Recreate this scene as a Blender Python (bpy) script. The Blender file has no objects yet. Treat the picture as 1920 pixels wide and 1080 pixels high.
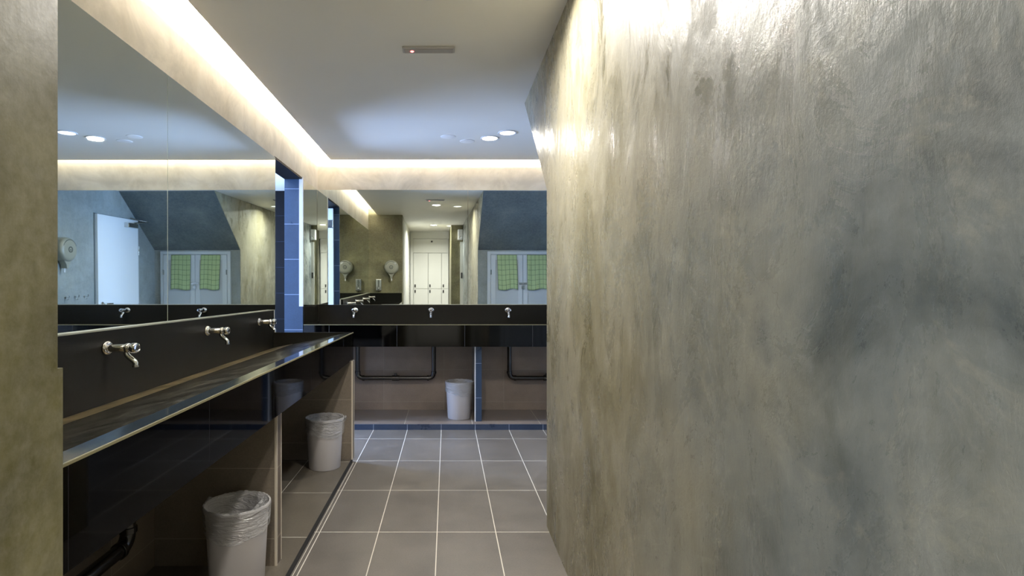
import bpy, bmesh, math, random
from mathutils import Vector, Matrix, noise
PI = math.pi
S = bpy.context.scene
C = S.collection
random.seed(7)

# ------------------------------------------------------------------ camera, world, exposure
H = 1.233                      # eye height
cam_d = bpy.data.cameras.new('camera')
cam = bpy.data.objects.new('camera', cam_d); C.objects.link(cam)
cam.location = (0, 0, H); cam.rotation_euler = (PI/2, 0, 0)
cam_d.sensor_width = 36; cam_d.lens = 36*1062/1920
cam_d.shift_x = (960-838)/1920; cam_d.shift_y = 3/1920
cam_d.clip_start = 0.02
S.camera = cam
w = bpy.data.worlds.new('world'); S.world = w; w.use_nodes = True
w.node_tree.nodes['Background'].inputs[0].default_value = (0.55, 0.65, 0.8, 1)
w.node_tree.nodes['Background'].inputs[1].default_value = 0.15
S.view_settings.view_transform = 'Standard'; S.view_settings.look = 'None'
S.view_settings.gamma = 1; S.view_settings.use_curve_mapping = False
S.view_settings.exposure = 0.60
S.cycles.max_bounces = 12; S.cycles.glossy_bounces = 8; S.cycles.diffuse_bounces = 5
S.cycles.sample_clamp_indirect = 4.0
S.cycles.caustics_reflective = True
S.cycles.use_denoising = True

WARM = (1.0, 0.89, 0.76); NEUT = (1.0, 0.95, 0.87); DAY = (0.40, 0.58, 1.0)
def area(name, loc, rot, sx, sy, power, col, spread=PI, disk=False):
    d = bpy.data.lights.new(name, 'AREA'); d.energy = power; d.color = col
    d.shape = 'DISK' if disk else 'RECTANGLE'; d.size = sx
    if not disk: d.size_y = sy
    d.spread = spread
    o = bpy.data.objects.new(name, d); C.objects.link(o); o.location = loc; o.rotation_euler = rot
    return o
# daylight coming in through the side room's window
area('window_daylight', (-3.32, 4.95, 1.5), (0, -PI/2, 0), 1.15, 1.25, 215, DAY)

# main dimensions (X right, Y depth, Z up)
XL = -1.27      # left mirror plane
XR = 0.52       # right wall
XA = 1.78       # alcove side wall
YB = 5.60       # back wall
ZC = 2.48       # ceiling
ZT = 2.58       # slab above the coves
SINK = 0.925; SBOT = 0.730; SPLASH = 1.085; MTOP = 2.21

# ------------------------------------------------------------------ materials
class NT:
    def __init__(s, name):
        s.m = bpy.data.materials.new(name); s.m.use_nodes = True
        s.t = s.m.node_tree; s.b = s.t.nodes['Principled BSDF']; s.out = s.t.nodes['Material Output']
    def n(s, typ, ins=None, **kw):
        nd = s.t.nodes.new(typ)
        for k, v in kw.items(): setattr(nd, k, v)
        for k, v in (ins or {}).items():
            if isinstance(v, bpy.types.NodeSocket): s.t.links.new(v, nd.inputs[k])
            else: nd.inputs[k].default_value = v
        return nd
    def set(s, **kw):
        for k, v in kw.items():
            k = k.replace('_', ' ')
            k = {'Base': 'Base Color', 'IOR': 'IOR'}.get(k, k)
            if isinstance(v, bpy.types.NodeSocket): s.t.links.new(v, s.b.inputs[k])
            else: s.b.inputs[k].default_value = v
    def math(s, op, a, b=None, c=None):
        ins = {0: a}
        if b is not None: ins[1] = b
        if c is not None: ins[2] = c
        return s.n('ShaderNodeMath', ins, operation=op).outputs[0]
    def pos(s): return s.n('ShaderNodeNewGeometry').outputs['Position']
    def scaled(s, v, sc):
        return s.n('ShaderNodeVectorMath', {0: v, 1: sc}, operation='MULTIPLY').outputs[0]
    def noise(s, v, scale, detail=4, rough=.55, dist=0):
        return s.n('ShaderNodeTexNoise', {'Vector': v, 'Scale': scale, 'Detail': detail, 'Roughness': rough, 'Distortion': dist}).outputs['Fac']
    def ramp(s, f, stops, interp='LINEAR'):
        nd = s.n('ShaderNodeValToRGB', {0: f}); cr = nd.color_ramp; cr.interpolation = interp
        while len(cr.elements) < len(stops): cr.elements.new(.5)
        for e, (p, c) in zip(cr.elements, stops):
            e.position = p; e.color = (*c, 1) if len(c) == 3 else c
        return nd.outputs[0]
    def mix(s, f, a, b, bt='MIX'):
        nd = s.n('ShaderNodeMix', data_type='RGBA', blend_type=bt)
        for i, v in ((0, f), (6, a), (7, b)):
            if isinstance(v, bpy.types.NodeSocket): s.t.links.new(v, nd.inputs[i])
            else: nd.inputs[i].default_value = (*v, 1) if isinstance(v, tuple) and len(v) == 3 else v
        return nd.outputs[2]
    def bump(s, h, strength, dist=.01):
        return s.n('ShaderNodeBump', {'Height': h, 'Strength': strength, 'Distance': dist}).outputs[0]

def plain(name, col, rough=.5, metal=0, **kw):
    k = NT(name); k.set(Base=(*col, 1), Roughness=rough, Metallic=metal, **kw)
    return k.m

def g(v): return tuple(((x/255)/12.92 if x/255 <= .04045 else ((x/255+.055)/1.055)**2.4) for x in v)

def concrete(name, stops, big=0.9, gloss=(.22, .5), streak=True, bmp=.25, off=0):
    """Trowelled, polished plaster: cloudy patches, fine vertical streaks, uneven sheen."""
    k = NT(name); p = k.pos()
    p = k.n('ShaderNodeVectorMath', {0: p, 1: (off, off*.7, off*.3)}, operation='ADD').outputs[0]
    cloud = k.noise(p, big, 7, .62, .4)
    col = k.ramp(cloud, stops)
    blot = k.noise(p, 3.1, 8, .7, .8)
    col = k.mix(k.ramp(blot, [(.42, (0, 0, 0)), (.62, (.45, .45, .45))]), col, k.mix(.5, col, (.05, .05, .035), 'MIX'))
    st = k.noise(k.scaled(p, (1, 1, .12)), 22, 5, .65)
    if streak:
        col = k.mix(k.ramp(st, [(.35, (0, 0, 0)), (.75, (.35, .35, .35))]), col, k.mix(1.0, col, (.72, .70, .62), 'MULTIPLY'))
    fine = k.noise(p, 40, 6, .7)
    col = k.mix(k.ramp(fine, [(.3, (0, 0, 0)), (.8, (.16, .16, .16))]), col, (.75, .73, .66))
    sm = k.noise(k.scaled(p, (1, 1, .3)), 5, 6, .7, .6)
    rg = k.n('ShaderNodeMapRange', {0: sm, 1: .3, 2: .7, 3: gloss[0], 4: gloss[1]}).outputs[0]
    h = k.math('ADD', k.math('MULTIPLY', st, .3), k.math('MULTIPLY', k.noise(p, 14, 6, .6), .7))
    k.set(Base=col, Roughness=rg, Normal=k.bump(h, bmp, .006), Specular_IOR_Level=.55)
    return k.m

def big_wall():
    """Right wall: warm and cool light put into the plaster colour, blended in a ragged band, trowel clouds, marks, uneven polish."""
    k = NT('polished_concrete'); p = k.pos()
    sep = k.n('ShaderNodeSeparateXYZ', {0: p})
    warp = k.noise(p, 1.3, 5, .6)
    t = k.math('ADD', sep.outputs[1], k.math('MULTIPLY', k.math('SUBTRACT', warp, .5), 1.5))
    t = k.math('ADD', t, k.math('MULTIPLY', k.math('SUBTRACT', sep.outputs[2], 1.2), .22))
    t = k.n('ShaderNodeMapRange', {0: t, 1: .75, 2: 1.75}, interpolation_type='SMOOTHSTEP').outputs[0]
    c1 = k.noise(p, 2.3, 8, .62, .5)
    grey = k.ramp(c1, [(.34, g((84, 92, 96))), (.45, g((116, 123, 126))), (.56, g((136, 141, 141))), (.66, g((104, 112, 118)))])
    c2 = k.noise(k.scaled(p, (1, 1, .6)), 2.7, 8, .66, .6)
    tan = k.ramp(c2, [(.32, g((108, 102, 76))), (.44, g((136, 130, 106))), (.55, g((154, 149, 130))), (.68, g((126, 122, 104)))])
    col = k.mix(t, grey, tan)  # grey-to-tan shift along Y is uneven light put into the base colour
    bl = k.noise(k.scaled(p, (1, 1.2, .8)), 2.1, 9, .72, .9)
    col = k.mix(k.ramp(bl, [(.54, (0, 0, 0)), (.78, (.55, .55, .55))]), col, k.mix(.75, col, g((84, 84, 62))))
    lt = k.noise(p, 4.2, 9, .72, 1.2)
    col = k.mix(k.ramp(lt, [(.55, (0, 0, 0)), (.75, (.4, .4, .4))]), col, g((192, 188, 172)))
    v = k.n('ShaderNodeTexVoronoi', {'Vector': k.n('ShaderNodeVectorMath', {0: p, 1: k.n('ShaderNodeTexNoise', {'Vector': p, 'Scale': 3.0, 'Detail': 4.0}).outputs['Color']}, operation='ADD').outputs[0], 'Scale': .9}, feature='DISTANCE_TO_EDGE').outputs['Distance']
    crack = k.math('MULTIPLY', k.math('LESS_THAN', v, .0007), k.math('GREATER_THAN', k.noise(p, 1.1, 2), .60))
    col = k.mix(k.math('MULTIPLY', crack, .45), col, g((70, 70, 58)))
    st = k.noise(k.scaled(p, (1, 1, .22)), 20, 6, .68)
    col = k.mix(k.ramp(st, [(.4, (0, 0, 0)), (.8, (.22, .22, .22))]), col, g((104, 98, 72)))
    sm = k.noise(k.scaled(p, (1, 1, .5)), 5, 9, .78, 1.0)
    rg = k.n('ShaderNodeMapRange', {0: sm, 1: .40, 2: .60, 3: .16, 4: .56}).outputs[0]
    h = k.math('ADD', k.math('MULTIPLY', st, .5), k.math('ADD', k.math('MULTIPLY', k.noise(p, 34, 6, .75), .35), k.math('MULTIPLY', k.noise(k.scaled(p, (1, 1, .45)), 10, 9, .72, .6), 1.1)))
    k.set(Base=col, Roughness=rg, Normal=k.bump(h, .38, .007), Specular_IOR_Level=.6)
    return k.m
OLIVE = g((126, 120, 84)); TAUPE = g((158, 148, 124)); PALE = g((172, 166, 148)); GREY = g((138, 146, 146)); BLUEG = g((112, 124, 130))
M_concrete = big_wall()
M_pillar = concrete('olive_concrete', [(.36, g((78, 74, 38))), (.5, g((106, 101, 62))), (.66, g((140, 134, 96)))], big=1.6, gloss=(.3, .5), off=9)
M_cove = concrete('pale_concrete', [(.3, g((212, 203, 186))), (.5, g((230, 224, 212))), (.75, g((242, 238, 230)))], big=2.0, gloss=(.35, .6), off=1.3, streak=False, bmp=.12)
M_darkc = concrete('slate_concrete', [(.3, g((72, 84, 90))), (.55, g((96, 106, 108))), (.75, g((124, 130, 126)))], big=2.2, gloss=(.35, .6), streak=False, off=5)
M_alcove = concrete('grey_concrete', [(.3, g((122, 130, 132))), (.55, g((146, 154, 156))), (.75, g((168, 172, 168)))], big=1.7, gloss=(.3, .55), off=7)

def tile(name, base, grout, axes, size, offs, gw=.004, rough=.35, vary=.12, speck=.5, spec=.5, bumpy=.12, rvar=.2):
    """Large format tiles laid on world axes; grout lines come from the position."""
    k = NT(name); p = k.pos()
    sep = k.n('ShaderNodeSeparateXYZ', {0: p})
    lines, cells = None, []
    for ax, sz, of in zip(axes, size, offs):
        c = k.math('DIVIDE', k.math('SUBTRACT', sep.outputs[ax], of), sz)
        fr = k.math('FRACT', c)
        d = k.math('MULTIPLY', k.math('MINIMUM', fr, k.math('SUBTRACT', 1.0, fr)), sz)
        ln = k.math('LESS_THAN', d, gw/2)
        lines = ln if lines is None else k.math('MAXIMUM', lines, ln)
        cells.append(k.math('FLOOR', c))
    cx = k.n('ShaderNodeCombineXYZ', {0: cells[0], 1: cells[1] if len(cells) > 1 else 0.0})
    wn = k.n('ShaderNodeTexWhiteNoise', {'Vector': cx.outputs[0]}).outputs['Value']
    cl = k.noise(p, 3.5, 6, .65)
    fn = k.noise(p, 160, 3, .6)
    f = k.math('ADD', k.math('MULTIPLY', wn, vary), k.math('ADD', k.math('MULTIPLY', cl, speck), k.math('MULTIPLY', fn, .35)))
    dk = tuple(x*.62 for x in base); lt = tuple(min(1, x*1.45) for x in base)
    col = k.ramp(f, [(.25, dk), (.75, lt)])
    col = k.mix(lines, col, grout)
    rg = k.math('MAXIMUM', k.math('ADD', k.math('MULTIPLY', cl, rvar), rough-rvar/2), k.math('MULTIPLY', lines, .8))
    hh = k.math('SUBTRACT', k.math('MULTIPLY', fn, .15), lines)
    k.set(Base=col, Roughness=rg, Normal=k.bump(hh, bumpy, .002), Specular_IOR_Level=spec)
    return k.m

FB = g((103, 98, 92)); FG = g((205, 200, 188))
M_floor = tile('floor_tile', FB, FG, (0, 1), (.298, .6), (-.05, 2.88), rough=.36, gw=.0045)
M_plat_l = tile('platform_tile', g((96, 90, 80)), FG, (0, 1), (.3, .6), (-.975, 2.74), rough=.38, gw=.0035)
M_plat_b = tile('platform_tile_back', g((126, 116, 108)), FG, (0,), (.6,), (-.375,), rough=.36, gw=.004)
BR = g((122, 112, 99)); BRG = g((160, 150, 134))
M_wt_l = tile('wall_tile_left', BR, BRG, (1, 2), (.6, .305), (2.14, .15), rough=.4, gw=.003)
M_wt_b = tile('wall_tile_back', g((142, 126, 112)), BRG, (0, 2), (.592, .318), (-.623, .127), rough=.4, gw=.003)
M_wt_e = tile('divider_end_tile_shaded', g((96, 84, 72)), BRG, (2,), (.305,), (.153,), rough=.42, gw=.003)  # darker copy of the divider tile, shade put into its colour
M_wt_d = tile('divider_tile', BR, BRG, (2,), (.305,), (.153,), rough=.42, gw=.003)
M_blue = tile('slate_blue_tile', g((46, 66, 92)), g((150, 165, 190)), (2,), (.31,), (.26,), rough=.3, gw=.004)
M_kerb = tile('kerb_tile', g((50, 64, 88)), g((150, 160, 180)), (0,), (.298,), (-.05,), rough=.3, gw=.004)
M_bluedark = tile('black_wall_tile', g((8, 8, 11)), g((44, 48, 60)), (2, 0), (.31, .6), (.26, -1.6), rough=.6, gw=.004, spec=.1, vary=.05, speck=.2)
BK = (.0012, .0012, .0012)
M_splash = tile('black_splash', (.009, .0085, .0065), (.010, .010, .010), (2,), (9.,), (.3,), rough=.36, vary=.05, speck=.3, spec=.16, bumpy=.05)
M_fas_l = tile('black_fascia_left', BK, (.012, .012, .014), (1,), (.6,), (1.01,), rough=.035, gw=.002, vary=.05, speck=.1, spec=.075, bumpy=.0, rvar=.02)
M_fas_b = tile('black_fascia_back', BK, (.05, .05, .055), (0,), (.597,), (-.44,), rough=.06, gw=.0035, vary=.05, speck=.1, spec=.4, bumpy=.0, rvar=.03)

def wet_stone():
    k = NT('wet_basin_stone'); p = k.pos()
    cl = k.noise(p, 7, 7, .7, .5)
    dr = k.n('ShaderNodeTexVoronoi', {'Vector': p, 'Scale': 60.0}).outputs['Distance']
    drm = k.ramp(dr, [(.05, (1, 1, 1)), (.12, (0, 0, 0))])
    k.set(Base=k.ramp(cl, [(.35, (.012, .011, .008)), (.65, (.042, .036, .022))]), Roughness=k.ramp(cl, [(.3, (.1, .1, .1)), (.7, (.28, .28, .28))]),
          Normal=k.bump(k.math('MULTIPLY', drm, 1.), .25, .002), Specular_IOR_Level=.65)
    return k.m
M_basin = wet_stone()
M_rim = plain('polished_black_rim', (.012, .012, .012), .07, Specular_IOR_Level=.8)
M_rimedge = plain('worn_rim_edge', g((128, 122, 92)), .3)
M_limescale = NT('limescale_channel'); _p = M_limescale.pos()
M_limescale.set(Base=M_limescale.ramp(M_limescale.noise(_p, 9, 7, .7), [(.38, g((52, 46, 28))), (.62, g((118, 105, 74)))]), Roughness=.3); M_limescale = M_limescale.m

k = NT('mirror_glass'); k.set(Base=(.80, .86, .84, 1), Metallic=1.0, Roughness=.012); M_mirror = k.m
M_mirror_edge = plain('mirror_edge', g((150, 160, 150)), .25, .3)
M_ledge_refl = plain('ledge_reflection', g((176, 176, 160)), .35, .6)  # splash's top edge, its reflection put into a pale metal colour
def paint(name, col, rough=.6, sp=.35):
    k = NT(name); k.set(Base=k.ramp(k.noise(k.pos(), 1.2, 3), [(.3, tuple(c*.96 for c in col)), (.7, col)]), Roughness=rough, Specular_IOR_Level=sp,
                        Normal=k.bump(k.noise(k.pos(), 260, 2), .03, .001)); return k.m
M_ceil = paint('ceiling_paint', g((240, 238, 232)), .5)
M_white = paint('white_paint', g((226, 226, 222)), .45)
M_door = paint('white_door_paint', g((222, 226, 230)), .35)
M_cabinet = paint('cabinet_white', g((196, 202, 206)), .4)
M_cabpanel = paint('cabinet_panel', g((182, 188, 192)), .4)
M_trimw = plain('white_trim', g((225, 225, 228)), .35)
M_trimm = plain('cream_edge_trim', g((206, 196, 178)), .3)
M_chrome = plain('chrome', (.86, .86, .86), .07, 1.0)
M_steel = plain('stainless_steel', (.62, .61, .58), .22, 1.0)
M_pipe = plain('black_glossy_pipe', (.012, .009, .007), .24, Specular_IOR_Level=1.0)
M_blackp = plain('black_plastic', (.015, .015, .015), .4)
M_dark = plain('dark_gap', (.01, .01, .012), .6)
M_bin = plain('grey_bin_plastic', g((188, 184, 184)), .42)
M_disp = plain('dispenser_grey_plastic', g((150, 150, 138)), .3)
M_dispd = plain('dispenser_window', g((96, 100, 96)), .2)
def liner():
    k = NT('clear_bin_liner')
    tr = k.n('ShaderNodeBsdfTransparent', {0: (1, 1, 1, 1)})
    k.set(Base=(.88, .88, .88, 1), Roughness=.10, Specular_IOR_Level=1.0,
          Normal=k.bump(k.noise(k.scaled(k.n('ShaderNodeTexCoord').outputs['Object'], (1, 1, 4.5)), 9, 4, .55, 2.2), 1.0, .06))
    mx = k.n('ShaderNodeMixShader', {0: .38}); k.t.links.new(tr.outputs[0], mx.inputs[1]); k.t.links.new(k.b.outputs[0], mx.inputs[2])
    k.t.links.new(mx.outputs[0], k.out.inputs[0]); return k.m
M_liner = liner()
def emit(name, col, st):
    k = NT(name); k.set(Base=(.8, .8, .8, 1)); k.b.inputs['Emission Color'].default_value = (*col, 1); k.b.inputs['Emission Strength'].default_value = st
    return k.m
M_lamp = emit('lamp_diffuser', (1, .95, .86), 22)
M_lampoff = emit('dim_lamp_diffuser', (1, .96, .9), 1.4)
M_led = emit('cove_led', WARM, 620)
M_red = emit('red_led', (1, .12, .12), 4)
M_sky = emit('window_sky', (.45, .65, 1.0), 3.0)
def towel():
    k = NT('green_check_towel'); uv = k.n('ShaderNodeTexCoord').outputs['UV']
    sep = k.n('ShaderNodeSeparateXYZ', {0: uv}); ln = None
    for a, n_, wd in ((0, 5, .07), (1, 7, .06)):
        fr = k.math('FRACT', k.math('MULTIPLY', sep.outputs[a], float(n_)))
        l = k.math('LESS_THAN', fr, wd); ln = l if ln is None else k.math('MAXIMUM', ln, l)
    k.set(Base=k.mix(ln, g((166, 184, 138)), g((72, 92, 72))), Roughness=.9, Specular_IOR_Level=.1); return k.m
M_towel = towel()

# ------------------------------------------------------------------ mesh helpers
def link(name, bm, mat, parent=None, smooth=False, bevel=0):
    bmesh.ops.remove_doubles(bm, verts=bm.verts, dist=1e-6)
    bmesh.ops.recalc_face_normals(bm, faces=bm.faces)
    me = bpy.data.meshes.new(name); bm.to_mesh(me); bm.free()
    for m in (mat if isinstance(mat, (list, tuple)) else [mat]): me.materials.append(m)
    o = bpy.data.objects.new(name, me); C.objects.link(o)
    if parent: o.parent = parent
    if smooth:
        for p in me.polygons: p.use_smooth = True
        try: me.set_sharp_from_angle(angle=math.radians(38))
        except Exception: pass
    if bevel:
        b = o.modifiers.new('b', 'BEVEL'); b.width = bevel; b.segments = 2; b.limit_method = 'ANGLE'; b.angle_limit = .6
    return o
def box(bm, x0, x1, y0, y1, z0, z1, mi=0):
    vs = [bm.verts.new((x, y, z)) for z in (z0, z1) for y in (y0, y1) for x in (x0, x1)]
    for f in ((0, 2, 3, 1), (4, 5, 7, 6), (0, 1, 5, 4), (2, 6, 7, 3), (0, 4, 6, 2), (1, 3, 7, 5)):
        bm.faces.new([vs[i] for i in f]).material_index = mi
    return vs
def boxes(*bs):
    bm = bmesh.new()
    for b in bs: box(bm, *b)
    return bm
def prism(bm, pts, f0, f1):
    """pts 2D polygon; f0/f1 map a 2D point to the 3D start and end."""
    a = [bm.verts.new(f0(p)) for p in pts]; b = [bm.verts.new(f1(p)) for p in pts]
    bm.faces.new(a); bm.faces.new(b[::-1])
    for i in range(len(pts)):
        j = (i+1) % len(pts); bm.faces.new((a[i], a[j], b[j], b[i]))
def lathe(bm, prof, mat4=None, seg=32, closed=False, mi=0):
    """prof (r, z) list revolved on Z then moved by mat4."""
    M = mat4 or Matrix(); rings = []
    for r, z in prof:
        if r < 1e-6: rings.append([bm.verts.new(M @ Vector((0, 0, z)))])
        else: rings.append([bm.verts.new(M @ Vector((r*math.cos(2*PI*i/seg), r*math.sin(2*PI*i/seg), z))) for i in range(seg)])
    for a, b in zip(rings, rings[1:]):
        for i in range(seg):
            j = (i+1) % seg
            va = [a[i % len(a)], a[j % len(a)]]; vb = [b[j % len(b)], b[i % len(b)]]
            vs = list(dict.fromkeys(va+vb))
            if len(vs) > 2: bm.faces.new(vs).material_index = mi
def axis(p, d):
    d = Vector(d).normalized(); q = d.to_track_quat('Z', 'Y')
    return Matrix.Translation(Vector(p)) @ q.to_matrix().to_4x4()
def cyl(bm, p, q, r, r2=None, seg=24, cham=0.0):
    p = Vector(p); q = Vector(q); L = (q-p).length; r2 = r if r2 is None else r2
    c = cham
    prof = [(0, 0), (r-c, 0), (r, c), (r2, L-c), (r2-c, L), (0, L)] if c else [(0, 0), (r, 0), (r2, L), (0, L)]
    lathe(bm, prof, axis(p, q-p), seg)
def tube(bm, pts, r, seg=16):
    """Round tube through points with smooth joints."""
    pts = [Vector(p) for p in pts]; rings = []
    up = None
    for i, p in enumerate(pts):
        d = (pts[min(i+1, len(pts)-1)]-pts[max(i-1, 0)]).normalized()
        if up is None:
            up = Vector((0, 0, 1)) if abs(d.z) < .9 else Vector((1, 0, 0))
        s = d.cross(up).normalized(); up = s.cross(d).normalized()
        rr = r[i] if isinstance(r, (list, tuple)) else r
        rings.append([bm.verts.new(p + s*rr*math.cos(2*PI*j/seg) + up*rr*math.sin(2*PI*j/seg)) for j in range(seg)])
    for a, b in zip(rings, rings[1:]):
        for i in range(seg): bm.faces.new((a[i], a[(i+1) % seg], b[(i+1) % seg], b[i]))
    bm.faces.new(rings[0][::-1]); bm.faces.new(rings[-1])
def arc_pts(corner, a, b, r, n=7):
    """Rounded corner from direction a to direction b (unit vectors away from the corner)."""
    a = Vector(a); b = Vector(b); c = Vector(corner); out = []
    for i in range(n+1):
        t = i/n; out.append((c+a*r)*(1-t)**2 + c*2*t*(1-t) + (c+b*r)*t*t)
    return out
def empty(name, loc=(0, 0, 0), rz=0):
    o = bpy.data.objects.new(name, None); C.objects.link(o); o.location = loc; o.rotation_euler = (0, 0, rz); o.empty_display_size = .05
    return o
def tag(o, label, cat, group=None, kind=None):
    o['label'] = label; o['category'] = cat
    if group: o['group'] = group
    if kind: o['kind'] = kind
    return o
def struct(name, bm, mat, label=None, cat=None, **kw):
    o = link(name, bm, mat, **kw); o['kind'] = 'structure'
    if label: o['label'] = label
    if cat: o['category'] = cat
    return o
def copy_tree(o, parent=None):
    c = o.copy(); C.objects.link(c)
    if parent: c.parent = parent
    for ch in list(o.children): copy_tree(ch, c)
    return c

# ------------------------------------------------------------------ the setting
PX = -.668           # face of the near pillar / corridor wall
YP = .972
struct('floor', boxes((-1.5, 1.95, -3.05, 5.8, -.1, 0)), M_floor, 'grey-brown rectangular floor tiles with pale grout lines', 'floor')
# tiled step running below the left washbasin
struct('floor_step_left', boxes((-1.275, -.677, .97, 4.06, 0, .035)), M_plat_l, 'low tiled step below the left basin', 'floor')
bm = boxes((-1.275, 1.79, 4.985, 5.6, 0, .0485)); struct('floor_step_back', bm, M_plat_b, 'low brown tiled step below the back basin', 'floor')
bm = boxes((-1.275, 1.79, 4.977, 4.985, 0, .0488)); struct('trim_1', bm, M_kerb, 'slate blue tiled riser of the back step', 'trim')
bm = boxes((-.677, -.6745, .985, 4.06, 0, .0353)); struct('trim_2', bm, M_dark, 'dark riser of the left step', 'trim')
bm = boxes((-.6665, -.664, .985, 4.03, 0, .0012)); struct('trim_3', bm, plain('grout_line', FG, .8), 'pale grout line beside the left step', 'trim')

# left wall: plaster, doorway with lintel, rear piece
bm = boxes((-1.415, -1.275, YP-.3, 4.19, 0, ZT), (-1.415, -1.275, 4.19, 5.0, MTOP+.01, ZT), (-1.415, -1.275, 5.0, 5.6, 0, ZT))
struct('wall_left', bm, M_cove, 'pale plaster wall above the left mirror', 'wall')
struct('wall_left_tiling', boxes((-1.275, -1.268, .985, 4.06, .035, SBOT+.05)), M_wt_l, 'brown wall tiles under the left basin', 'wall')
struct('wall_back', boxes((-1.415, 1.92, YB, 5.75, 0, ZT)), M_cove, 'pale plaster wall above the back mirror', 'wall')
struct('wall_back_tiling', boxes((-1.275, XA, YB-.012, YB, .0485, SBOT+.05)), M_wt_b, 'brown wall tiles under the back basin', 'wall')
# doorway linings
bm = boxes((-1.43, -1.30, 4.985, 5.0, 0, MTOP+.01), (-1.30, -1.268, 4.985, 5.0, 0, SPLASH))
struct('trim_4', bm, M_blue, 'blue tiled far jamb of the left doorway', 'trim')
struct('trim_5', boxes((-1.30, -1.266, 4.98, 5.0, SPLASH, MTOP+.015)), M_trimw, 'white edge strip beside the doorway', 'trim')
struct('trim_6', boxes((-1.43, -1.275, 4.185, 5.0, MTOP-.005, MTOP+.012)), M_bluedark, 'dark tiled head of the left doorway', 'trim')
struct('trim_7', boxes((-1.43, -1.272, 4.19, 4.2, 0, MTOP)), M_blue, 'blue tiled near jamb of the left doorway', 'trim')

# side room behind the doorway, lit by its window
struct('floor_side_room', boxes((-3.5, -1.5, 3.3, 6.9, -.1, 0)), M_floor)
struct('ceiling_side_room', boxes((-3.5, -1.415, 3.3, 6.9, 2.42, 2.5)), M_ceil)
struct('wall_side_room_end', boxes((-3.5, -1.415, 6.8, 6.9, 0, 2.42)), M_bluedark, 'black tiled wall seen through the left doorway', 'wall')
struct('wall_side_room_inner', boxes((-1.43, -1.416, 5.0, 6.8, 0, 2.42)), M_bluedark)
struct('wall_side_room_near', boxes((-3.5, -1.415, 3.3, 3.4, 0, 2.42)), M_white)
struct('wall_side_room_window', boxes((-3.5, -3.4, 3.4, 4.3, 0, 2.42), (-3.5, -3.4, 5.6, 6.8, 0, 2.42), (-3.5, -3.4, 4.3, 5.6, 0, .9), (-3.5, -3.4, 4.3, 5.6, 2.1, 2.42)), M_white)
wn = struct('window_1', boxes((-3.45, -3.44, 4.3, 5.6, .9, 2.1)), M_sky)
bm = boxes((-3.44, -3.40, 4.3, 4.35, .9, 2.1), (-3.44, -3.40, 5.55, 5.6, .9, 2.1), (-3.44, -3.40, 4.93, 4.97, .9, 2.1), (-3.44, -3.40, 4.3, 5.6, .9, .95), (-3.44, -3.40, 4.3, 5.6, 2.05, 2.1))
link('window_frame', bm, M_trimw, wn)
d = empty('door_1', (-1.338, 4.224, 0), PI); d['kind'] = 'structure'
link('door_leaf', boxes((0, .74, -.02, .02, .01, 2.19)), M_door, d, bevel=.003)
for z in (2.0, .3):
    bm = boxes((.008, .062, -.028, -.019, z-.048, z+.048)); cyl(bm, (.0, -.026, z-.04), (.0, -.026, z+.04), .008)
    link('hinge', bm, M_steel, d)

# near left pillar and corridor behind the camera
bm = boxes((-1.415, PX, .60, YP, 0, ZT), (-1.27, PX-.0005, YP-.01, .986, 0, SPLASH+.012))
struct('wall_pillar', bm, M_pillar, 'olive concrete pillar at the left edge of the photo', 'pillar')
struct('wall_corridor_left', boxes((-.78, PX, -3.0, .52, 0, ZT)), M_white)
struct('trim_8', boxes((-.78, PX-.004, .52, .60, 0, 2.1), ), M_dark)
struct('wall_corridor_end', boxes((-.78, .64, -3.05, -2.95, 0, ZT)), M_white)
struct('wall_corridor_bulkhead', boxes((-.66, .515, -2.95, -2.52, 2.30, ZC)), M_white)
struct('wall_corridor_pier', boxes((.27, .52, -2.4, -.9, 0, ZC)), M_pillar)

# right wall (raked end over the alcove), return wall, raked soffit, alcove side wall
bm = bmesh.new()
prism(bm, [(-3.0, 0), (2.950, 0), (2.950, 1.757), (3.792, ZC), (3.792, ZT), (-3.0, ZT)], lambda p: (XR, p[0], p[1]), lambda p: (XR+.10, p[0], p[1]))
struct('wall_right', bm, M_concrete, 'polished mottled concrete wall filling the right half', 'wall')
struct('wall_alcove_return', boxes((XR+.003, XA, 2.85, 2.955, 0, 1.755)), M_alcove)
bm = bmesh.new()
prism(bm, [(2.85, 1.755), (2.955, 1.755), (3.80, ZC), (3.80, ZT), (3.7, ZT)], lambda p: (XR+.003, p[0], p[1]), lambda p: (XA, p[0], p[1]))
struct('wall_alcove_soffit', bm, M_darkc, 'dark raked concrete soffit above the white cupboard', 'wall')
struct('wall_alcove_side', boxes((XA, 1.92, 2.85, 5.75, 0, ZT)), M_alcove, 'grey concrete alcove wall holding the white door', 'wall')

# ceilings: suspended panel with light coves on the left and back, slab above
XE, YE = -1.118, 5.445
bm = boxes((XE, XR, YP, YE, ZC, ZC+.022), (XR, XA, 3.79, YE, ZC, ZC+.022), (PX, XR, -2.95, YP, ZC, ZC+.022))
struct('ceiling', bm, M_ceil, 'smooth grey-white suspended ceiling panel', 'ceiling')
bm = boxes((-1.415, 1.92, .6, 5.75, ZT, ZT+.05), (-.78, .7, -3.05, .6, ZT, ZT+.05))
struct('ceiling_slab', bm, M_ceil)

# cove strip lights, lying on the panel's edge
bm = boxes((XE+.035, XE+.055, YP+.03, 5.40, ZC+.024, ZC+.034))
tag(link('cove_light_strip', bm, M_led), 'warm strip light hidden in the ceiling cove above the left mirror', 'strip light', 'cove lights')
bm = boxes((XE+.06, XA-.03, YE-.05, YE-.03, ZC+.024, ZC+.034))
tag(link('cove_light_strip', bm, M_led), 'warm strip light hidden in the ceiling cove above the back mirror', 'strip light', 'cove lights')

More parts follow.
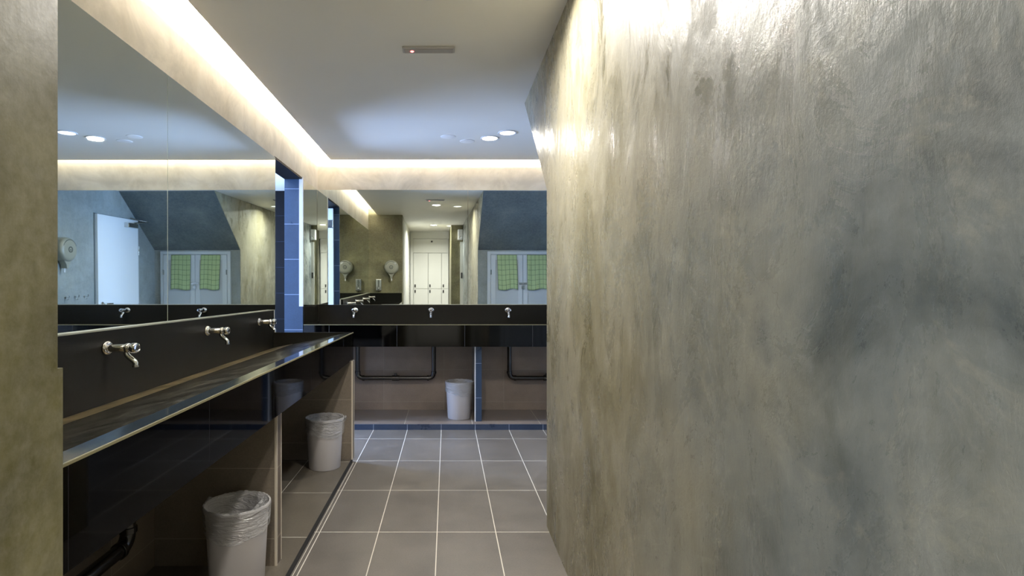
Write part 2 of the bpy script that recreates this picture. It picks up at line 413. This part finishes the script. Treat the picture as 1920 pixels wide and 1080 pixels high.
# ------------------------------------------------------------------ mirrors
def mirror(name, x0, x1, y0, y1, z0, z1, label, group):
    bm = boxes((x0, x1, y0, y1, z0, z1)); o = link(name, bm, M_mirror)
    tag(o, label, 'mirror', group); return o
for (a, b, lab) in ((.985, 2.573, 'large frameless mirror panel on left wall, nearest the pillar'), (2.577, 4.19, 'large frameless mirror panel on left wall, right beside the doorway'),
                    (5.003, 5.565, 'narrow mirror panel on left wall in the corner past the doorway')):
    mirror('wall_mirror', -1.275, XL, a, b, SPLASH, MTOP, lab, 'mirrors on the left wall')
# back mirrors hang very slightly out of true
a_, b_ = math.radians(.8), math.radians(.55)
def by(x, z): return 5.572 + math.tan(a_)*x - math.tan(b_)*(z-SPLASH)
for (x0, x1, lab) in ((-1.268, .204, 'wide frameless mirror panel on back wall, left of its seam'), (.208, XA-.005, 'wide frameless mirror panel on back wall, right of its seam')):
    bm = bmesh.new(); vs = []
    for dy in (0, .004):
        for x, z in ((x0, SPLASH), (x1, SPLASH), (x1, MTOP), (x0, MTOP)):
            vs.append(bm.verts.new((x, min(by(x, z)+dy, 5.599), z)))
    for f in ((0, 1, 2, 3), (7, 6, 5, 4), (0, 4, 5, 1), (1, 5, 6, 2), (2, 6, 7, 3), (3, 7, 4, 0)): bm.faces.new([vs[i] for i in f])
    tag(link('wall_mirror', bm, M_mirror), lab, 'mirror', 'mirrors on the back wall')

# ------------------------------------------------------------------ trough washbasins
def trough(label, L, depth, mp, fascia_mat, group):
    """Built in (s along, u out from the wall, z); mp maps to the world."""
    r = empty('trough_washbasin'); tag(r, label, 'washbasin', group)
    def pr(name, pts, s0, s1, mat, par=r, **kw):
        bm = bmesh.new(); prism(bm, pts, lambda p: mp(s0, p[0], p[1]), lambda p: mp(s1, p[0], p[1])); return link(name, bm, mat, par, **kw)
    D = depth
    bs = pr('backsplash', [(-.006, .80), (.02, .80), (.02, SPLASH-.002), (-.006, SPLASH-.002)], 0, L, M_splash)
    pr('splash_top_reflection', [(-.004, SPLASH-.002), (.021, SPLASH-.002), (.021, SPLASH+.003), (-.004, SPLASH+.003)], 0, L, M_ledge_refl, bs)
    pr('basin', [(.02, .75), (D-.02, .75), (D-.02, SINK-.012), (D-.055, SINK-.004), (.06, .822), (.02, .812)], .012, L-.012, M_basin)
    pr('drain_channel', [(.0205, .8125), (.06, .8222), (.165, .8425), (.165, .8437), (.06, .8242), (.0205, .8150)], .02, L-.02, M_limescale)
    fa = pr('fascia', [(D-.022, SBOT), (D, SBOT), (D, SINK-.004), (D-.022, SINK-.004)], 0, L, fascia_mat)
    pr('rim', [(D-.055, SINK-.004), (D-.001, SINK-.004), (D-.001, SINK), (D-.055, SINK)], 0, L, M_rim, fa)
    pr('rim_edge', [(D-.004, SINK-.005), (D+.0008, SINK-.005), (D+.0008, SINK+.0008), (D-.004, SINK+.0008)], 0, L, M_rimedge, fa)
    for s0, s1 in ((0, .012), (L-.012, L)):
        pr('end_panel', [(.02, SBOT), (D-.022, SBOT), (D-.022, SINK), (.02, SINK)], s0, s1, M_splash)
    pr('underside', [(.0, SBOT), (D-.022, SBOT), (D-.022, SBOT+.01), (.0, SBOT+.01)], .012, L-.012, M_splash)
    return r
DEP_L = .592
trough('long black stone trough basin with sloping bed along the left mirror', 4.085-.988, DEP_L, lambda s, u, z: (XL+.003+u, .988+s, z), M_fas_l, 'black trough basins')
bt = trough('black stone trough basin running across the back wall', XA+1.262, .60, lambda s, u, z: (-1.262+s, 5.572-u+.012, z), M_fas_b, 'black trough basins')
sb = link('side_splash', boxes((-1.2755, -1.262, 5.001, 5.553, .80, SPLASH-.001)), M_splash, bt)
# splash return on the pillar
tag(link('splash_panel', boxes((-1.25, PX-.012, .9865, .9875, SINK, SPLASH)), M_splash), 'black splash panel on the pillar at the end of the left basin', 'splash panel')

# ------------------------------------------------------------------ taps
def make_tap():
    r = empty('wall_tap')
    bm = bmesh.new()   # local: +X out of the wall
    lathe(bm, [(0, 0), (.030, 0), (.032, .003), (.031, .007), (.027, .011), (.021, .014), (0, .014)], axis((0, 0, 0), (1, 0, 0)), 32)
    link('flange', bm, M_chrome, r, smooth=True)
    bm = bmesh.new()
    lathe(bm, [(0, .010), (.0175, .010), (.0175, .078), (.0165, .080), (.0165, .082), (.0215, .083), (.0225, .087), (.0225, .094), (.0205, .098), (.014, .099), (0, .099)], axis((0, 0, 0), (1, 0, 0)), 32)
    link('body', bm, M_chrome, r, smooth=True)
    bm = bmesh.new()
    lathe(bm, [(0, .098), (.0145, .098), (.0145, .104), (.0215, .106), (.024, .110), (.024, .124), (.0215, .129), (.015, .131), (.013, .129), (0, .129)], axis((0, 0, 0), (1, 0, 0)), 32)
    kn = link('push_button', bm, M_chrome, r, smooth=True)
    bm = bmesh.new()
    cyl(bm, (.130, 0, 0), (.1325, 0, 0), .010, cham=.001); link('button_cap', bm, M_blackp, kn, smooth=True)
    bm = bmesh.new()
    tube(bm, [(.083, 0, -.012), (.083, 0, -.024), (.086, 0, -.033), (.095, 0, -.043), (.108, 0, -.054), (.117, 0, -.062), (.121, 0, -.070), (.121, 0, -.080)],
         [.011, .011, .0115, .0115, .0115, .011, .011, .0105], 20)
    link('spout', bm, M_chrome, r, smooth=True)
    bm = bmesh.new(); lathe(bm, [(0, 0), (.008, 0), (.0125, -.001), (.0125, -.009), (.009, -.010), (0, -.009)][::1], Matrix.Translation((.121, 0, -.078)), 20)
    link('nozzle', bm, M_steel, r, smooth=True)
    return r
tap0 = make_tap()
tl = ['chrome push tap above left basin, hidden right behind the pillar', 'chrome push tap above left basin, nearest and largest in the photo',
      'chrome push tap above left basin, middle of the three in view', 'chrome push tap above left basin, closest to the doorway']
for i, y in enumerate((1.21, 2.076, 2.945, 3.755)):
    t = tap0 if i == 0 else copy_tree(tap0)
    t.location = (XL+.0232, y, 1.019); t.scale = (.87, .94, .80); tag(t, tl[i], 'tap', 'push taps above the left basin')
tb = ['chrome push tap above back basin, leftmost, near the corner', 'chrome push tap above back basin, below the mirrored white lockers',
      'chrome push tap above back basin, below the mirrored cupboard door', 'chrome push tap above back basin, hidden behind the concrete wall but mirrored']
for i, x in enumerate((-.90, -.155, .598, 1.33)):
    t = copy_tree(tap0); t.location = (x, 5.564, 1.032); t.scale = (.87, .94, .80); t.rotation_euler = (0, 0, -PI/2); tag(t, tb[i], 'tap', 'push taps above the back basin')

# ------------------------------------------------------------------ dividers under the basins
def divider(name, x0, x1, y0, y1, z0, label, body, face, trimside):
    r = empty(name, ((x0+x1)/2, (y0+y1)/2, z0)); tag(r, label, 'partition', 'tiled partitions under the basins')
    ox, oy, oz = r.location
    def b(n, X0, X1, Y0, Y1, m): return link(n, boxes((X0-ox, X1-ox, Y0-oy, Y1-oy, 0, SBOT-z0-.001)), m, r)
    if trimside == 'x':     # end faces +X
        b('tiled_panel', x0, x1-.009, y0, y1, body)
        b('end_tile', x1-.009, x1, y0+.008, y1-.008, face)
        b('edge_trim', x1-.009, x1+.001, y0-.0005, y0+.008, M_trimm); b('edge_trim', x1-.009, x1+.001, y1-.008, y1, M_trimm)
    else:                   # end faces -Y
        b('tiled_panel', x0, x1, y0+.009, y1, body)
        b('end_tile', x0+.008, x1, y0, y0+.009, face)
        b('edge_trim', x0-.001, x0+.008, y0-.001, y0+.009, M_trimw)
    return r
divider('tiled_partition', -1.268, -.738, 2.455, 2.525, .035, 'brown tiled partition under left basin, behind the nearest bin', M_wt_d, M_wt_e, 'x')
divider('tiled_partition', -1.268, -.664, 3.99, 4.058, .035, 'brown tiled partition closing the far end of left basin', M_wt_d, M_wt_e, 'x')
divider('tiled_partition', .250, .312, 5.09, 5.587, .0488, 'blue-ended tiled partition under back basin, right of the far bin', M_wt_d, M_blue, 'y')

# ------------------------------------------------------------------ waste bins
def make_bin():
    r = empty('waste_bin'); hgt = .335
    bm = bmesh.new()
    prof = [(0, .004), (.104, .004), (.110, 0), (.1125, .004), (.130, hgt-.016), (.1365, hgt-.014), (.1385, hgt-.008), (.1375, hgt-.001), (.134, hgt), (.1305, hgt-.004), (.127, hgt-.02), (.109, .010), (0, .008)]
    lathe(bm, prof, None, 56); link('bin_body', bm, M_bin, r, smooth=True)
    # liner: inside, over the rim, down the outside
    bm = bmesh.new(); seg = 96
    prof = [(.085, .05), (.108, .07), (.112, .14), (.118, .22), (.1235, .29), (.128, hgt-.006), (.1325, hgt+.0035), (.1375, hgt+.004), (.1415, hgt-.004), (.1405, hgt-.016), (.1385, hgt-.035), (.1375, hgt-.06), (.1362, hgt-.085), (.1352, hgt-.105)]
    rings = []
    for k_, (rr, z) in enumerate(prof):
        ring = []
        for i in range(seg):
            a = 2*PI*i/seg
            n1 = noise.noise(Vector((math.cos(a)*3.2, math.sin(a)*3.2, z*26)))
            n2 = noise.noise(Vector((math.cos(a)*11, math.sin(a)*11, z*60+5)))
            inside = k_ < 5
            amp = .010 if inside else (.0015 if k_ < 10 else .0032)
            q = rr + (-abs(n1)*amp*1.6 - abs(n2)*amp*.6 if inside else abs(n1)*amp + abs(n2)*amp*.7)
            zz = z + (n2*.004 if k_ < 10 else n1*.012 + (math.sin(a*2+.7)*.016 if k_ >= 12 else 0))
            ring.append(bm.verts.new((q*math.cos(a), q*math.sin(a), zz)))
        rings.append(ring)
    for a, b in zip(rings, rings[1:]):
        for i in range(seg): bm.faces.new((a[i], a[(i+1) % seg], b[(i+1) % seg], b[i]))
    bm.faces.new(rings[0])
    # loose gathered fold drooping inside
    ln = link('bin_liner', bm, M_liner, r, smooth=True)
    bm = bmesh.new(); N = 20; grid = []
    for i in range(N):
        row = []
        for j in range(10):
            a = 1.9 + 2.3*i/(N-1); t = j/9
            rr = .129 - .085*t**1.2; z = hgt - .004 - .055*t + .012*noise.noise(Vector((i*.6, j*.8, 3)))
            row.append(bm.verts.new((rr*math.cos(a)+.006*noise.noise(Vector((i*.9, j, 9))), rr*math.sin(a), z)))
        grid.append(row)
    for i in range(N-1):
        for j in range(9): bm.faces.new((grid[i][j], grid[i+1][j], grid[i+1][j+1], grid[i][j+1]))
    link('liner_fold', bm, M_liner, ln, smooth=True)
    bm = bmesh.new()   # knotted corner at the rim
    tube(bm, [(.139, -.03, hgt-.004), (.147, -.012, hgt+.001), (.149, .006, hgt-.012), (.144, .018, hgt-.034)], [.004, .009, .010, .004], 10)
    link('liner_knot', bm, M_liner, ln, smooth=True)
    return r
b0 = make_bin()
for i, (x, y, z, rz, lab) in enumerate(((-.848, 2.292, .036, 2.9, 'grey plastic waste bin with clear liner, nearest, under left basin'),
                                        (-.826, 3.83, .036, .2, 'grey plastic waste bin with clear liner at far end of left basin'),
                                        (.112, 5.24, .0495, 0, 'grey waste bin with clear liner under back basin beside the partition'))):
    o = b0 if i == 0 else copy_tree(b0); o.location = (x, y, z); o.rotation_euler = (0, 0, rz); o.scale = (.93, .93, 1); tag(o, lab, 'bin', 'grey waste bins')

# ------------------------------------------------------------------ waste pipes
def pipe_set(label, wall, a, b, mp, zp=.373, r=.021):
    """U-shaped waste pipe: two drops joined by a run with a middle socket. mp(s, u, z)."""
    R = empty('waste_pipe'); tag(R, label, 'pipe', 'black waste pipes under the basins')
    def V(s, u, z): return Vector(mp(s, u, z))
    e = (V(1, 0, 0)-V(0, 0, 0))
    u0 = .075
    for s, sg in ((a, 1), (b, -1)):
        bm = bmesh.new()
        tube(bm, [V(s, u0, SBOT+.0), V(s, u0, zp+.05)] , r, 20); link('drop_pipe', bm, M_pipe, R, smooth=True)
        bm = bmesh.new(); c = V(s, u0, zp)
        tube(bm, arc_pts(c, (0, 0, 1), e*sg, .06), r+.001, 20)
        cyl(bm, c+Vector((0, 0, .045)), c+Vector((0, 0, .066)), r+.005, cham=.001); cyl(bm, c+e*sg*.045, c+e*sg*.066, r+.005, cham=.001)
        link('elbow', bm, M_pipe, R, smooth=True)
    bm = bmesh.new(); tube(bm, [V(a+.06, u0, zp), V(b-.06, u0, zp)], r, 20); link('cross_pipe', bm, M_pipe, R, smooth=True)
    m = (a+b)/2; bm = bmesh.new()
    cyl(bm, V(m-.035, u0, zp), V(m+.035, u0, zp), r+.006, cham=.002)
    cyl(bm, V(m, 0, zp+.0), V(m, u0, zp), r+.003)
    cyl(bm, V(m, u0, zp+.015), V(m, u0, zp+.045), .012, cham=.001)
    link('tee_socket', bm, M_pipe, R, smooth=True)
    return R
pipe_set('black glossy waste pipe under back basin, left of the tiled partition', 'b', -.868, -.128, lambda s, u, z: (s, 5.588-u, z))
pipe_set('black glossy waste pipe under back basin, right of the tiled partition', 'b', .608, 1.34, lambda s, u, z: (s, 5.588-u, z))
pipe_set('black glossy waste pipe under left basin near the pillar', 'l', 1.24, 2.12, lambda s, u, z: (-1.268+u, s, z), zp=.28, r=.026)

# ------------------------------------------------------------------ ceiling lights and alarm bar
def downlight(x, y, on, label, dim=False):
    r = empty('ceiling_downlight', (x, y, ZC)); tag(r, label, 'ceiling light', 'recessed ceiling lights')
    bm = bmesh.new(); lathe(bm, [(.060, .0), (.074, 0), (.075, -.003), (.072, -.006), (.062, -.005), (.060, 0)], None, 40); link('bezel', bm, M_trimw, r, smooth=True)
    bm = bmesh.new(); lathe(bm, [(0, -.0035), (.060, -.0035), (.060, -.001), (0, -.001)], None, 40); link('diffuser', bm, M_lampoff if dim or not on else M_lamp, r)
    if on:
        area('downlight_lamp', (x, y, ZC-.012), (0, 0, 0), .11, .11, on, NEUT, math.radians(160), True)
downlight(.352, 4.66, 15, 'bright round recessed ceiling light near the back wall')
downlight(.480, 4.50, 0, 'dimmer round ceiling light beside the bright one near the concrete wall')
downlight(-.075, 2.36, 15, 'bright round recessed ceiling light at the top edge of the photo')
downlight(.26, 2.2, 11, 'dimmer round ceiling light seen in back mirror by the nearer lamp', True)  # dim disc, lamp power added to brighten the bins
downlight(-.10, -.9, 34, 'bright ceiling light over the corridor with lockers, seen in mirror')
downlight(.24, -1.1, 14, 'dimmer ceiling light over the corridor with lockers, seen in mirror', True)  # lamp power likewise added at this dim disc for the bins
for (x, y, lab) in ((.01, 4.62, 'faint pale flush ceiling disc left of the bright light'), (.17, 4.76, 'faint pale flush ceiling disc between the lights')):
    bm = bmesh.new(); lathe(bm, [(0, 0), (.062, 0), (.062, -.002), (.058, -.003), (0, -.003)], Matrix.Translation((x, y, ZC)), 40)
    tag(link('ceiling_disc', bm, paint('disc_paint', g((250, 250, 250)), .4), smooth=True), lab, 'ceiling disc', 'flush ceiling discs')
r = empty('emergency_light', (-.095, 2.93, ZC)); tag(r, 'slim pale emergency light bar with red lamp on the ceiling', 'emergency light')
link('housing', boxes((-.135, .135, -.032, .032, -.012, 0)), paint('housing_paint', g((186, 184, 182)), .4), r, bevel=.004)
link('lens', boxes((-.125, .125, -.024, .024, -.015, -.012)), plain('lens_grey', g((170, 166, 164)), .25), r, bevel=.002)
bm = bmesh.new(); lathe(bm, [(0, -.019), (.006, -.0185), (.010, -.015), (.010, -.013), (0, -.013)], Matrix.Translation((-.085, 0, 0)), 20); link('red_lamp', bm, M_red, r, smooth=True)

# ------------------------------------------------------------------ dispensers
def jumbo(name, loc, rz, label, group, rad=.125):
    """Round wall dispenser; local -Y... faces +Y out of the wall."""
    r = empty(name, loc, rz); tag(r, label, 'paper dispenser', group)
    bm = bmesh.new(); A = axis((0, 0, 0), (0, 1, 0))
    lathe(bm, [(0, 0), (rad, 0), (rad, .075), (rad-.006, .095), (rad-.022, .108), (rad-.05, .114), (0, .116)], A, 48)
    link('drum_cover', bm, M_disp, r, smooth=True)
    bm = bmesh.new(); prism(bm, [(-.06, -rad*.86), (.06, -rad*.86), (.022, -rad-.035), (.014, -rad-.075), (-.014, -rad-.075), (-.022, -rad-.035)], lambda p: (p[0], .01, p[1]), lambda p: (p[0], .085, p[1]))
    link('paper_outlet', bm, M_disp, r, bevel=.006)
    bm = bmesh.new(); lathe(bm, [(.022, .1145), (.034, .1145), (.034, .119), (.022, .119), (.022, .1145)], A, 32); cyl(bm, (0, .112, -.004), (0, .119, -.004), .009)
    link('lock_ring', bm, M_dispd, r, smooth=True)
    bm = bmesh.new()
    for i in range(20):
        pass
    pts = []
    for i in range(25):
        a = PI*(.12+.76*i/24); pts.append((math.cos(a), math.sin(a)))
    vo = [[bm.verts.new((c*q, y, s*q)) for c, s in pts] for q, y in ((rad-.030, .1125), (rad-.022, .1095))]
    for i in range(24): bm.faces.new((vo[0][i], vo[0][i+1], vo[1][i+1], vo[1][i]))
    link('seam', bm, M_dispd, r)
    bm = bmesh.new(); prism(bm, [(-.010, 0), (.010, 0), (.013, -.045), (-.006, -.05)], lambda p: (p[0], .045, -rad-.07+p[1]), lambda p: (p[0], .049, -rad-.07+p[1]))
    link('paper_end', bm, M_trimw, r)
    return r
jumbo('paper_dispenser', (-.862, YP, 1.545), 0, 'round grey paper dispenser on the pillar above the black splash', 'round paper dispensers')
jumbo('paper_dispenser', (XA, 4.88, 1.665), PI/2, 'round paper dispenser on alcove wall left of the mirrored white door', 'round paper dispensers', .135)
r = empty('soap_dispenser', (-1.09, YP, 1.12)); tag(r, 'stainless steel soap dispenser on the pillar below the paper dispenser', 'soap dispenser')
bm = boxes((-.052, .052, 0, .065, 0, .215)); link('steel_case', bm, M_steel, r, bevel=.012)
link('level_window', boxes((-.006, .006, .0655, .068, .08, .19)), M_dispd, r)
for sx in (-.03, .03): link('rib', boxes((sx-.006, sx+.006, .064, .070, .07, .205)), M_chrome, r, bevel=.003)
bm = bmesh.new(); lathe(bm, [(0, 0), (.020, 0), (.020, .008), (.015, .016), (0, .018)], axis((0, .064, .04), (0, 1, 0)), 24); link('push_button', bm, M_chrome, r, smooth=True)
bm = bmesh.new(); cyl(bm, (0, .045, -.012), (0, .045, .002), .010); link('spout', bm, M_blackp, r, smooth=True)

# ------------------------------------------------------------------ alcove: cupboard, towels, door, hooks
r = empty('wall_cupboard', (1.168, 2.955, .10)); tag(r, 'white double-door cupboard with padlock in the alcove, seen mirrored', 'cupboard')
cw, ch = .512, 1.635
link('frame', boxes((-cw, -cw+.045, 0, .030, 0, ch), (cw-.045, cw, 0, .030, 0, ch), (-cw+.045, cw-.045, 0, .030, ch-.045, ch), (-cw+.045, cw-.045, 0, .030, 0, .05), (-cw+.045, cw-.045, 0.001, .008, .05, ch-.045)), M_cabinet, r, bevel=.002)
for sg in (-1, 1):
    x0, x1 = (sg*.003, sg*(cw-.049)) if sg > 0 else (-(cw-.049), -.003)
    dbm = boxes((x0, x0+.065, .012, .038, .055, ch-.05), (x1-.065, x1, .012, .038, .055, ch-.05), (x0+.065, x1-.065, .012, .038, .055, .14), (x0+.065, x1-.065, .012, .038, ch-.125, ch-.05))
    dr = link('cupboard_door', dbm, M_cabinet, r, bevel=.002)
    link('door_panel', boxes((x0+.06, x1-.06, .012, .028, .13, ch-.12)), M_cabpanel, dr)
    for z in (.25, ch-.3): link('hinge', boxes((sg*(cw-.052)-.008, sg*(cw-.052)+.008, .030, .044, z-.035, z+.035)), M_steel, dr)
lk = link('hasp', boxes((-.055, .055, .038, .046, 1.155, 1.185)), M_steel, r, bevel=.002)
bm = boxes((-.02, .02, .046, .066, 1.095, 1.135)); tube(bm, [(-.012, .056, 1.13), (-.012, .056, 1.15), (-.006, .056, 1.163), (.006, .056, 1.163), (.012, .056, 1.15), (.012, .056, 1.13)], .0035, 8)
link('padlock', bm, M_steel, lk)
def towel_obj(x, wdt, lab, tilt):
    bm = bmesh.new(); uvl = bm.loops.layers.uv.new('uv'); N, Mv = 14, 22; ztop = .10+ch-.05; Ln = .50
    grid = []
    for i in range(N+1):
        row = []
        for j in range(Mv+1):
            t = j/Mv; xx = x + wdt*(i/N-.5) + tilt*t
            yy = 2.955+.046 + .006*math.sin(i*.9+j*.12)*t + .004*t
            row.append(bm.verts.new((xx, yy, ztop - Ln*t - .012*math.sin(i*.45)*t)))
        grid.append(row)
    for i in range(N):
        for j in range(Mv):
            f = bm.faces.new((grid[i][j], grid[i+1][j], grid[i+1][j+1], grid[i][j+1]))
            for l, (a, b) in zip(f.loops, ((i, j), (i+1, j), (i+1, j+1), (i, j+1))): l[uvl].uv = (a/N, b/Mv)
    o = link('hand_towel', bm, M_towel, smooth=True)
    s = o.modifiers.new('s', 'SOLIDIFY'); s.thickness = .004
    tag(o, lab, 'towel', 'green towels on the cupboard')
towel_obj(1.368, .285, 'green checked towel on the cupboard door nearer the white door', .01)
towel_obj(.935, .285, 'green checked towel on the cupboard door nearer the concrete wall', .02)

r = empty('door_2', (XA-.002, 3.44, 0), 0); r['kind'] = 'structure'; r['label'] = 'white flush door with closer in the alcove wall, seen mirrored'; r['category'] = 'door'
DW, DH = .86, 2.13
lf = link('door_leaf', boxes((-.042, -.002, .0, DW, .01, DH)), M_door, r, bevel=.003); 
link('door_frame', boxes((-.012, .0, DW+.003, DW+.012, 0, DH+.012), (-.012, 0, -.004, DW+.012, DH+.003, DH+.012)), plain('shadow_gap', g((120, 128, 132)), .6), r)
for z in (1.72, .95, .3):
    bm = bmesh.new(); cyl(bm, (-.048, .002, z-.06), (-.048, .002, z+.06), .009); link('hinge', bm, M_steel, r, smooth=True)
cl = link('door_closer', boxes((-.105, -.042, .10, .32, DH-.115, DH-.055)), M_steel, r, bevel=.006)
bm = bmesh.new(); tube(bm, [(-.085, .16, DH-.05), (-.13, .04, DH-.03), (-.16, -.10, DH-.01)], .009, 10); tube(bm, [(-.16, -.10, DH-.01), (-.08, .0, DH+.0), (-.03, .16, DH+.02)], .007, 10)
link('closer_arm', bm, M_steel, cl, smooth=True)
bm = bmesh.new(); cyl(bm, (-.042, DW-.07, 1.03), (-.052, DW-.07, 1.03), .026, cham=.002); tube(bm, [(-.05, DW-.07, 1.03), (-.085, DW-.07, 1.03), (-.095, DW-.085, 1.03), (-.095, DW-.20, 1.03)], .0095, 12)
link('lever_handle', bm, M_steel, r, smooth=True)
for i, (y, lab) in enumerate(((4.50, 'small chrome hook on alcove wall, nearest the white door'), (4.66, 'small chrome hook on alcove wall, middle of three'), (4.82, 'small chrome hook on alcove wall, farthest from the white door'))):
    bm = bmesh.new(); cyl(bm, (XA, y, 1.13), (XA-.006, y, 1.13), .014, cham=.001)
    tube(bm, [(XA-.004, y, 1.135), (XA-.03, y, 1.13), (XA-.045, y, 1.125), (XA-.052, y, 1.138), (XA-.052, y, 1.155)], .0045, 8)
    tube(bm, [(XA-.004, y, 1.122), (XA-.018, y, 1.10), (XA-.034, y, 1.098), (XA-.038, y, 1.112)], .004, 8)
    tag(link('wall_hook', bm, M_chrome, smooth=True), lab, 'hook', 'chrome hooks on the alcove wall')

# ------------------------------------------------------------------ corridor seen in the back mirror
LK = [(-.655, -.585, 0), (-.58, -.228, 1), (-.223, .094, 1), (.099, .262, 1)]
names = ['', 'tall white locker seen in mirror, leftmost column', 'tall white locker seen in mirror, middle column', 'tall white locker seen in mirror, beside the olive pier']
link_ = None
for i, (x0, x1, on) in enumerate(LK):
    if not on:
        struct('trim_9', boxes((x0, x1, -2.95, -2.5, 0, 2.30)), M_white); continue
    r = empty('locker', ((x0+x1)/2, -2.5, 0)); tag(r, names[i], 'locker', 'white lockers at the corridor end'); hw = (x1-x0)/2
    link('locker_body', boxes((-hw, hw, -.44, -.02, 0, 1.96)), M_white, r)
    for (z0, z1, lz) in ((.06, 1.095, 1.035), (1.105, 1.95, 1.17)):
        dd = link('locker_door', boxes((-hw+.003, hw-.003, -.02, 0, z0, z1)), M_white, r, bevel=.002)
        link('latch', boxes((-hw+.025, -hw+.055, 0, .012, lz-.035, lz+.035)), M_blackp, dd, bevel=.002)
struct('wall_locker_header', boxes((-.58, .262, -2.95, -2.5, 1.965, 2.295)), M_white)
bm = bmesh.new(); lathe(bm, [(0, 0), (.022, 0), (.02, .012), (.01, .02), (0, .021)], axis((-.14, -2.5, 2.235), (0, 1, 0)), 16)
tag(link('ceiling_sensor', bm, M_blackp, smooth=True), 'small black sensor dome above the lockers, seen in mirror', 'sensor')
struct('trim_10', boxes((.46, .52, -.9, -.87, 0, 2.12)), M_white)
r = empty('wall_siren', (.46, -.84, 2.16)); tag(r, 'white box-shaped alarm beside the corridor ceiling, seen in mirror', 'alarm')
link('alarm_case', boxes((-.05, .05, -.05, .06, 0, .22)), M_trimw, r, bevel=.01)
bm = bmesh.new(); lathe(bm, [(0, 0), (.03, 0), (.026, .02), (0, .03)], axis((0, .06, .06), (0, 1, -.6)), 20); link('alarm_lamp', bm, M_chrome, r, smooth=True)
tag(link('card_reader', boxes((.475, .505, -.87, -.855, 1.35, 1.47)), M_blackp, bevel=.003), 'black card reader on white frame beside the corridor pier', 'card reader')
tag(link('wall_notice', boxes((PX, PX+.006, -2.28, -2.02, 1.38, 1.72)), plain('notice_paper', g((205, 208, 204)), .5)), 'pale blank notice on the white corridor wall, seen in mirror', 'notice')
for z, lab in ((1.17, 'upper pale switch plate on corridor wall below the notice'), (1.0, 'lower pale switch plate on corridor wall below the notice')):
    r = empty('switch_plate', (PX, -2.13, z)); tag(r, lab, 'switch', 'switch plates on the corridor wall')
    link('plate', boxes((0, .008, -.10, .10, -.05, .05)), M_trimw, r, bevel=.002)
    for k_ in (-.06, 0, .06): link('rocker', boxes((.008, .012, k_-.018, k_+.018, -.03, .03)), plain('rocker_grey', g((170, 172, 168)), .4), r)
